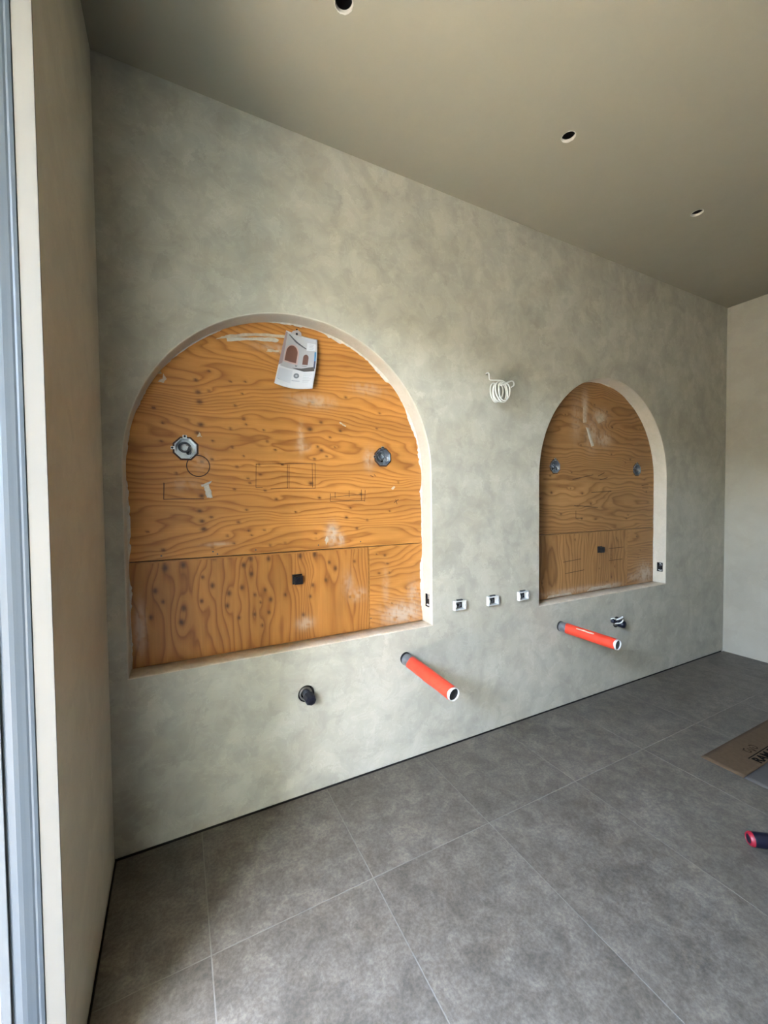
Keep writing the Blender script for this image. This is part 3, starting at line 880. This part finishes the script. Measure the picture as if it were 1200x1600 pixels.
# ---- outlets set into the right jambs of the niches
def jamb_outlet(X, y0, y1, label, open_box):
    z0, z1 = JZ
    r = empty('jamb_outlet', (X, (y0+y1)/2, (z0+z1)/2))
    tag(r, label, 'outlet box', 'outlets in the niche jambs')
    e = 0.0008
    rings = [[(X, y0+e, z0+e), (X, y1-e, z0+e), (X, y1-e, z1-e), (X, y0+e, z1-e)], [(X+0.035, y0+e, z0+e), (X+0.035, y1-e, z0+e), (X+0.035, y1-e, z1-e), (X+0.035, y0+e, z1-e)]]
    vs = rings[0]+rings[1]
    part(mesh_obj('box_shell', vs, [(0,1,5,4),(1,2,6,5),(2,3,7,6),(3,0,4,7),(4,5,6,7)], M['steel_dark']), r)
    ym = (y0+y1)/2
    part(box('device_strap', (X+0.006, ym-0.008, z0+0.004), (X+0.009, ym+0.008, z1-0.004), M['galv'] if not open_box else M['grey_cable'], None, 0.0006), r)
    part(box('device_body', (X+0.003, ym-0.013, z0+0.018), (X+0.020, ym+0.013, z0+0.048), M['black_plastic'], None, 0.002), r)
    part(tube('wire', catmull([(X+0.03, ym, z0+0.05), (X+0.012, ym+0.008, z0+0.066), (X+0.004, ym-0.004, z0+0.070), (X+0.010, ym-0.010, z0+0.056)], 6), 0.0026, M['white_cable']), r)
    part(tube('wire', catmull([(X+0.03, ym, z0+0.03), (X+0.006, ym+0.012, z0+0.014), (X+0.003, ym, z0+0.010), (X+0.012, ym-0.012, z0+0.012)], 6), 0.0026, M['white_cable']), r)
jamb_outlet(c1+q1, 0.031, 0.072, 'narrow dark outlet box in the right jamb of the amber niche', False)
jamb_outlet(c2+q2, 0.024, 0.072, 'dark outlet box with wires in the right jamb of the far niche', True)

# ---- capped water stubs below the niches
def valve(x, z, label, second):
    r = empty('water_stub', (x, 0, z))
    tag(r, label, 'pipe stub', 'capped water stubs low on the wall')
    part(lathe('hole_sleeve', (x, 0.055, z), (0, -1, 0), [(0, 0.0001), (0, 0.0425), (0.054, 0.0425)], M['steel_dark'], seg=28, closed=False), r)
    part(lathe('collar_ring', (x-0.004, 0.004, z+0.002), (0, -1, 0), [(0, 0.034), (0.010, 0.034), (0.012, 0.032), (0.012, 0.027), (0.010, 0.025), (0, 0.025)], M['copper'], seg=28), r)
    ax = Vector((0.10, -1, -0.16)) if not second else Vector((0.25, -1, -0.12))
    part(lathe('stub_pipe', (x, 0.05, z), ax, [(0, 0.0001), (0, 0.021), (0.085, 0.021), (0.085, 0.0001)], M['grey_cable'], seg=20, closed=False), r)
    a = ax.normalized(); o = Vector((x, 0.05, z)) + a*0.062
    cap = part(lathe('stub_cap', o, ax, [(0, 0.0001), (0, 0.027), (0.004, 0.029), (0.040, 0.028), (0.050, 0.022), (0.053, 0.012), (0.052, 0.0001)], M['navy'], seg=8 if not second else 12, closed=False, smooth=False), r)
    if second:
        o2 = Vector((x-0.055, 0.01, z+0.022))
        part(lathe('stub_cap', o2, (0.2, -1, -0.1), [(0, 0.0001), (0, 0.020), (0.030, 0.019), (0.034, 0.012), (0.034, 0.0001)], M['navy'], seg=12, closed=False, smooth=False), r)
        part(tube('wire', catmull([(x-0.035, 0.02, z+0.01), (x-0.030, -0.03, z+0.032), (x-0.006, -0.05, z+0.046), (x+0.006, -0.045, z+0.052), (x+0.010, -0.02, z+0.034), (x-0.004, 0.01, z+0.015)], 8), 0.005, M['white_cable']), r)
        part(tube('wire', catmull([(x-0.03, 0.01, z-0.012), (x-0.02, -0.04, z+0.004), (x-0.004, -0.055, z+0.022), (x+0.006, -0.05, z+0.03)], 8), 0.005, M['white_cable']), r)
        part(tube('wire', catmull([(x-0.075, -0.004, z+0.035), (x-0.072, -0.022, z+0.045), (x-0.060, -0.03, z+0.040)], 6), 0.004, M['white_cable']), r)
valve(*VALVE[0], 'navy capped water stub in a round hole, alone low under the amber niche', False)
valve(*VALVE[1], 'navy capped water stub with white loops beside the far orange pipe', True)

# ---- orange-wrapped drain pipes
def drain(x, z, end, label, seed, has_streak):
    r = empty('drain_pipe', (x, 0, z))
    tag(r, label, 'pipe', 'orange wrapped drain pipes')
    o = Vector((x, 0.05, z)); e = Vector(end)
    a = (e-o); Lh = a.length; a.normalize()
    R0 = 0.0335
    pp = part(lathe('pipe', o, a, [(0, R0), (Lh-0.001, R0), (Lh, R0-0.001), (Lh, R0-0.0035), (0.02, R0-0.0035)], M['white_plastic'], seg=36), r)
    sub(lathe('inner_disc', o+a*(Lh-0.012), a, [(0, 0.0001), (0, R0-0.0037), (0.004, R0-0.0037), (0.004, 0.0001)], M['black_plastic'], seg=24, closed=False), pp)  # black disc just inside the pipe mouth
    part(lathe('wall_collar', o+a*0.042, a, [(0, R0+0.0003), (0, R0+0.0028), (0.014, R0+0.0028), (0.014, R0+0.0003)], M['steel_dark'], seg=28), r)
    part(lathe('coupling', o+a*0.052, a, [(0, R0+0.0002), (0, R0+0.0016), (0.062, R0+0.0012), (0.062, R0+0.0002)], M['coupling'], seg=28), r)
    # film: slightly loose, crumpled tube with an uneven edge
    A, u, w = frame_of(a)
    nl, ns = 34, 36
    s0, s1 = 0.105, Lh-0.013
    vs, fs = [], []
    rng = np.random.RandomState(seed)
    for i in range(nl):
        t = i/(nl-1)
        for k in range(ns):
            an = 2*math.pi*k/ns
            cr = vnoise(np.array([t*9.0]), np.array([k*0.4 % 14.4]), seed)[0]
            loose = 0.0012+0.0035*cr*(1-0.6*t)
            d = s0+(s1-s0)*t + (0.006*math.sin(an*2+seed) if i == 0 else 0) + (0.003*math.sin(an*3) if i == nl-1 else 0)
            vs.append(o+a*d+(u*math.cos(an)+w*math.sin(an))*(R0+loose))
    for i in range(nl-1):
        for k in range(ns):
            k2 = (k+1) % ns
            fs.append((i*ns+k, i*ns+k2, (i+1)*ns+k2, (i+1)*ns+k))
    film = mesh_obj('orange_film', vs, fs, M['orange'], None, True)
    film['label'] = 'bright orange plastic wrap'
    part(film, r)
    if has_streak:
        # a pale strip along the upper side of the wrap
        vs, fs = [], []
        up_ = (Vector((-0.5, -0.35, 0.8)) - a*Vector((-0.5, -0.35, 0.8)).dot(a)).normalized()
        side = a.cross(up_)
        for i in range(9):
            d = s0+0.085+0.125*i/8
            wob = 0.05*math.sin(i*1.4)
            for an in (0.0+wob, 0.24+wob*0.4):
                vs.append(o+a*d+(up_*math.cos(an)+side*math.sin(an))*(R0+0.0056))
        fs = [(2*i, 2*i+1, 2*i+3, 2*i+2) for i in range(8)]
        sub(mesh_obj('streak', vs, fs, M['smear'], None, True), film)
drain(*PIPE[0], (1.462, -0.420, 0.556), 'orange wrapped drain pipe jutting out below the gap beside the amber niche', 3, False)
drain(*PIPE[1], (2.752, -0.415, 0.578), 'orange wrapped drain pipe with a pale scuff, below the far niche', 8, True)

# ---- coil of white cable hanging from the wall
r = empty('cable_coil', (2.04, 0, 2.312))
tag(r, 'loose coil of white cable hanging from a small hole between the niches', 'cable')
lead = [(2.040, 0.03, 2.312), (2.040, -0.012, 2.314), (2.034, -0.030, 2.300), (2.032, -0.036, 2.268), (2.042, -0.040, 2.262), (2.085, -0.055, 2.262), (2.118, -0.064, 2.258), (2.136, -0.070, 2.236)]
ax = Vector((0.16, -1.0, -0.10)).normalized()
_, u, w = frame_of(ax)
cen = Vector((2.072, -0.035, 2.186))
pts = list(lead)
turns, n = 5.2, 84
for k in range(n):
    t = k/n
    an = 0.5*math.pi + 2*math.pi*turns*t
    rad = 0.060 - 0.006*math.sin(t*9) + 0.004*math.sin(k*0.9)
    pts.append(cen + ax*(0.088*t+0.008*math.sin(k*0.37)) + (Vector((1, 0, 0.1))*math.cos(an)*0.80 + Vector((0, 0, 1))*math.sin(an))*rad)
pts += [(2.120, -0.122, 2.242), (2.150, -0.118, 2.244), (2.168, -0.105, 2.228), (2.152, -0.095, 2.214)]
part(tube('cable', catmull(pts, 4), 0.0042, M['white_cable'], None, 8), r)
part(tube('bare_wire', catmull([(2.152, -0.095, 2.214), (2.142, -0.092, 2.216), (2.135, -0.088, 2.226)], 5), 0.0022, M['copper'], None, 6), r)

# ---- paper hung on the plywood
pr = empty('printed_sheet', (0.86, PLY, 2.40))
tag(pr, 'curled printed sheet with a picture of two arches, tacked to the amber plywood', 'paper')
CO = {'tl': Vector((0.792, 0.099, 2.398)), 'tr': Vector((0.953, 0.080, 2.370)), 'br': Vector((0.916, 0.060, 2.104)), 'bl': Vector((0.722, 0.078, 2.114))}
def P(u, v, lift=0.0):
    """u across 0..1, v down 0..1"""
    a = CO['tl'].lerp(CO['tr'], u); b = CO['bl'].lerp(CO['br'], u)
    p = a.lerp(b, v)
    p.y += -0.010*math.sin(math.pi*v)*(0.4+u) + 0.012*math.sin(math.pi*u)*(0.3+v)
    p.z += -0.010*math.sin(math.pi*u)*(0.35+0.65*v)
    p.x += 0.004*math.sin(math.pi*v)*(u-0.2)
    p.y -= lift
    return p
nu, nv = 18, 24
vs = [P(i/nu, j/nv) for j in range(nv+1) for i in range(nu+1)]
fs = [(j*(nu+1)+i, j*(nu+1)+i+1, (j+1)*(nu+1)+i+1, (j+1)*(nu+1)+i) for j in range(nv) for i in range(nu)]
paper_m = simple('white_paper', (0.47, 0.47, 0.48), 0.55)
sh = mesh_obj('sheet', vs, fs, paper_m, None, True)
m_ = sh.modifiers.new('thickness', 'SOLIDIFY'); m_.thickness = 0.0004; m_.offset = 0
part(sh, pr)
def decal(name, poly, col, lift):
    """flat print: a polygon in sheet coordinates, laid on the curl"""
    xs = [p[0] for p in poly]; ys = [p[1] for p in poly]
    ex = []
    st = 0.06
    n = len(poly)
    dense = []
    for i in range(n):
        a, b = poly[i], poly[(i+1) % n]
        m = max(1, int(math.hypot(b[0]-a[0], b[1]-a[1])/st))
        dense += [(a[0]+(b[0]-a[0])*k/m, a[1]+(b[1]-a[1])*k/m) for k in range(m)]
    x = min(xs)+st/2
    while x < max(xs):
        y = min(ys)+st/2
        while y < max(ys):
            ex.append((x, y)); y += st
        x += st
    vs, fs = cdt([dense], ex)
    mt = bpy.data.materials.get('print_'+name) or simple('print_'+name, tuple(c*0.62 for c in col), 0.55)
    o = mesh_obj(name, [P(v.x, v.y, lift) for v in vs], [tuple(f) for f in fs], mt, None, True)
    sub(o, sh)
    return o
def parch(x0, x1, z, top):
    cx = (x0+x1)/2; rr = (x1-x0)/2
    return [(x0, z), (x1, z)] + [(cx+rr*math.cos(math.pi*k/14), top+rr*0.85-rr*0.85*math.sin(math.pi*k/14)) for k in range(15)]
decal('printed_room_wall', [(0.05, 0.03), (0.97, 0.03), (0.97, 0.66), (0.05, 0.66)], (0.50, 0.49, 0.50), 0.0006)
decal('printed_side_wall', [(0.0, 0.02), (0.06, 0.02), (0.09, 0.60), (0.0, 0.66)], (0.40, 0.30, 0.30), 0.0008)
decal('printed_ceiling', [(0.10, 0.03), (0.95, 0.03), (0.95, 0.20), (0.62, 0.225), (0.35, 0.13)], (0.58, 0.58, 0.60), 0.0009)
decal('printed_cornice', [(0.10, 0.055), (0.14, 0.05), (0.40, 0.14), (0.68, 0.225), (0.68, 0.245), (0.36, 0.165)], (0.10, 0.10, 0.11), 0.0011)
decal('printed_arch_surround', parch(0.10, 0.49, 0.565, 0.215), (0.62, 0.42, 0.38), 0.0011)
decal('printed_arch', parch(0.13, 0.45, 0.54, 0.235), (0.17, 0.065, 0.040), 0.0013)
decal('printed_arch', parch(0.62, 0.77, 0.545, 0.345), (0.13, 0.075, 0.065), 0.0013)
decal('printed_floor', [(0.36, 0.635), (0.62, 0.62), (0.80, 0.59), (0.955, 0.575), (0.965, 0.66), (0.70, 0.675)], (0.075, 0.06, 0.055), 0.0013)
decal('printed_blue_edge', [(0.925, 0.28), (0.975, 0.27), (0.975, 0.46), (0.93, 0.46)], (0.06, 0.28, 0.55), 0.0013)
decal('printed_dark_edge', [(0.93, 0.46), (0.975, 0.46), (0.975, 0.62), (0.93, 0.58)], (0.05, 0.06, 0.12), 0.0013)
decal('printed_note_box', [(0.69, 0.11), (0.955, 0.11), (0.955, 0.255), (0.69, 0.265)], (0.74, 0.76, 0.80), 0.0014)
for k in range(4):
    v0 = 0.135+0.030*k
    decal('printed_text_line', [(0.76, v0), (0.89-0.02*(k % 2), v0), (0.89-0.02*(k % 2), v0+0.007), (0.76, v0+0.007)], (0.45, 0.47, 0.52), 0.0017)
decal('printed_vessel', [(0.43, 0.575), (0.50, 0.575), (0.48, 0.605), (0.45, 0.605)], (0.22, 0.22, 0.24), 0.0013)
decal('printed_shelf', [(0.62, 0.567), (0.75, 0.567), (0.75, 0.575), (0.62, 0.575)], (0.16, 0.13, 0.12), 0.0013)
decal('printed_lower_band', [(0.03, 0.70), (0.40, 0.68), (0.40, 0.92), (0.03, 0.90)], (0.66, 0.67, 0.72), 0.0006)
decal('printed_emblem', [(0.52+0.075*math.cos(k*math.pi/10), 0.765+0.048*math.sin(k*math.pi/10)) for k in range(20)], (0.22, 0.23, 0.25), 0.0009)
decal('printed_emblem_centre', [(0.52+0.030*math.cos(k*math.pi/6), 0.765+0.019*math.sin(k*math.pi/6)) for k in range(12)], (0.50, 0.51, 0.54), 0.0012)
decal('printed_caption', [(0.42, 0.855), (0.63, 0.850), (0.63, 0.865), (0.42, 0.870)], (0.50, 0.51, 0.55), 0.0009)
for k in range(6):
    v0 = 0.715+0.030*k
    decal('printed_text_line', [(0.70, v0), (0.92-0.03*(k % 3), v0), (0.92-0.03*(k % 3), v0+0.006), (0.70, v0+0.006)], (0.45, 0.47, 0.52), 0.0009)
# torn tape and tack at the top edge
vs = [P(0.14, 0.03, 0.002), P(0.50, 0.03, 0.002), P(0.47, -0.03, 0.001)+Vector((0, 0.0, 0.008)), P(0.36, -0.045, 0)+Vector((0, 0, 0.012)), P(0.22, -0.02, 0)+Vector((0, 0, 0.006))]
part(mesh_obj('tape', vs, [(0, 1, 2, 3, 4)], simple('clear_tape', (0.38, 0.32, 0.30), 0.3)), pr)
part(lathe('tack', (0.846, PLY-0.016, 2.386), (0, 1, 0), [(0, 0.0001), (0, 0.005), (0.003, 0.006), (0.006, 0.002), (0.016, 0.0015)], M['steel_dark'], seg=12, closed=False), pr)
part(lathe('tack', (0.849, PLY-0.006, 2.412), (0, 1, 0), [(0, 0.0001), (0, 0.004), (0.002, 0.005), (0.006, 0.0015)], M['steel_dark'], seg=12, closed=False), pr)

# ---- holes cut for lights in the ceiling
def ceiling_hole(x, y, label, seed):
    r = empty('ceiling_light_hole', (x, y, H))
    tag(r, label, 'ceiling hole', 'light cut-outs in the ceiling')
    n = 40
    rng = random.Random(seed)
    # ragged raw edge of the board
    vs, fs = [], []
    for k in range(n):
        a = 2*math.pi*k/n
        rag = rng.uniform(0, 0.0025)
        for (rad, z) in ((CR+0.001+rag, H-0.0004), (CR-0.0005, H-0.0010-rag*0.4), (CR-0.0012, H+0.004), (CR-0.0012, H+0.014)):
            vs.append((x+rad*math.cos(a), y+rad*math.sin(a), z))
    for k in range(n):
        k2 = (k+1) % n
        for j in range(3):
            fs.append((k*4+j, k*4+j+1, k2*4+j+1, k2*4+j))
    part(mesh_obj('board_edge', vs, fs, M['bead'], None, True), r)
    part(lathe('can', (x, y, H+0.0145), (0, 0, 1), [(0, CR+0.012), (0, CR-0.001), (0.002, CR+0.008), (0.10, CR+0.008), (0.10, 0.0001)], M['black_plastic'], seg=28, closed=False), r)
    part(tube('wire', catmull([(x+0.01, y, H+0.12), (x+0.012, y+0.006, H+0.07), (x-0.004, y+0.01, H+0.05), (x+0.002, y-0.008, H+0.045)], 6), 0.003, M['grey_cable']), r)
ceiling_hole(*CH[0], 'round light cut-out above the amber niche, at the top edge of the photo', 1)
ceiling_hole(*CH[1], 'round light cut-out in the ceiling between the two niches', 2)
ceiling_hole(*CH[2], 'round light cut-out in the ceiling above the far niche', 3)

# ---- protective board on the floor
def wavy_sheet(name, x0, x1, y0, y1, z, thick, mt, amp, seed):
    nx, ny = 40, 10
    X = np.linspace(x0, x1, nx); Yv = np.linspace(y0, y1, ny)
    vs = []
    for yy in Yv:
        for xx in X:
            h = amp*float(vnoise(np.array([xx*3.1]), np.array([yy*3.7]), seed)[0])
            vs.append((xx, yy, z+h))
    fs = [(j*nx+i, j*nx+i+1, (j+1)*nx+i+1, (j+1)*nx+i) for j in range(ny-1) for i in range(nx-1)]
    o = mesh_obj(name, vs, fs, mt, None, True)
    s = o.modifiers.new('thickness', 'SOLIDIFY'); s.thickness = thick; s.offset = -1
    return o
under = wavy_sheet('protection_sheet', 2.952, 4.60, -1.75, -0.962, 0.0020, 0.0015, M['greyboard'], 0.003, 3)
tag(under, 'grey floor protection sheet under the brown printed board', 'floor sheet')
bd = empty('floor_board', (2.95, -0.99, 0.006))
tag(bd, 'brown printed protection board lying on the dark tiles at the right edge', 'cardboard')
BZ = 0.0085
bs = part(wavy_sheet('board_sheet', 2.945, 4.60, -0.987, -0.786, BZ, 0.0020, M['board'], 0.0, 4), bd)

def text_mesh(name, body, size, origin, mt, xscale=1.0):
    cu = bpy.data.curves.new(name, 'FONT')
    cu.body = body; cu.size = size; cu.extrude = 0.0002; cu.offset = size*0.035
    tmp = bpy.data.objects.new('tmp_text', cu)
    COL.objects.link(tmp)
    dg = bpy.context.evaluated_depsgraph_get()
    me = bpy.data.meshes.new_from_object(tmp.evaluated_get(dg))
    bpy.data.objects.remove(tmp); 
    me.transform(Matrix.Translation(origin) @ Matrix.Diagonal((xscale, 1, 1, 1)))
    me.materials.clear(); me.materials.append(mt)
    o = bpy.data.objects.new(name, me); COL.objects.link(o)
    return o
TZ = BZ+0.0006
sub(text_mesh('printed_lettering', 'RAM BOARD', 0.062, (3.172, -0.976, TZ), M['ink'], 1.25), bs)
sub(box('printed_bar', (3.165, -0.925, BZ+0.0002), (3.86, -0.920, TZ+0.0002), M['ink']), bs)
# curled-horn emblem above the lettering
def flat_strokes(name, lines, w, mt, z):
    vs, fs = [], []
    for ln in lines:
        for a, b in zip(ln[:-1], ln[1:]):
            d = Vector((b[0]-a[0], b[1]-a[1])).normalized(); n = Vector((-d.y, d.x))*w/2
            i = len(vs)
            for p, s in ((a, 1), (b, 1), (b, -1), (a, -1)): vs.append((p[0]+s*n.x, p[1]+s*n.y, z))
            fs.append((i, i+1, i+2, i+3))
    return mesh_obj(name, vs, fs, mt)
def spiral(cx, cy, r0, r1, a0, a1, n=18):
    return [(cx+(r0+(r1-r0)*k/n)*math.cos(a0+(a1-a0)*k/n), cy+(r0+(r1-r0)*k/n)*math.sin(a0+(a1-a0)*k/n)) for k in range(n+1)]
sub(flat_strokes('printed_emblem', [spiral(3.255, -0.888, 0.024, 0.007, 1.2, 7.0), spiral(3.325, -0.888, 0.024, 0.007, 1.9, -3.9), [(3.275,-0.872),(3.290,-0.912),(3.305,-0.872)], [(3.230,-0.872),(3.236,-0.868)]], 0.006, M['ink_brown'], TZ), bs)

# ---- dark cylinder with a red end, lying on the floor
r = empty('tool_handle', (2.44, -1.20, 0))
tag(r, 'dark navy handle with a red end lying on the tiles at the right edge', 'tool')
ax = Vector((0.78, -0.62, 0.0)).normalized()
o = Vector((2.446, -1.196, 0.0305))
part(lathe('grip', o+ax*0.012, ax, [(-0.008, 0.0001), (-0.008, 0.017), (0.002, 0.0265), (0.010, 0.0290), (0.10, 0.0300), (0.17, 0.0280), (0.26, 0.0300), (0.275, 0.026), (0.275, 0.0001)], M['navy'], None, 28, True, False), r)
part(lathe('end_cap', o, ax, [(0.004, 0.017), (0.002, 0.019), (0.003, 0.0235), (0.009, 0.0275), (0.016, 0.0292), (0.016, 0.0270)], M['red'], None, 28, True, False), r)
part(lathe('shaft', o+ax*0.28, ax, [(0, 0.0001), (0, 0.008), (0.20, 0.008), (0.20, 0.0001)], M['steel_dark'], None, 16, True, False), r)
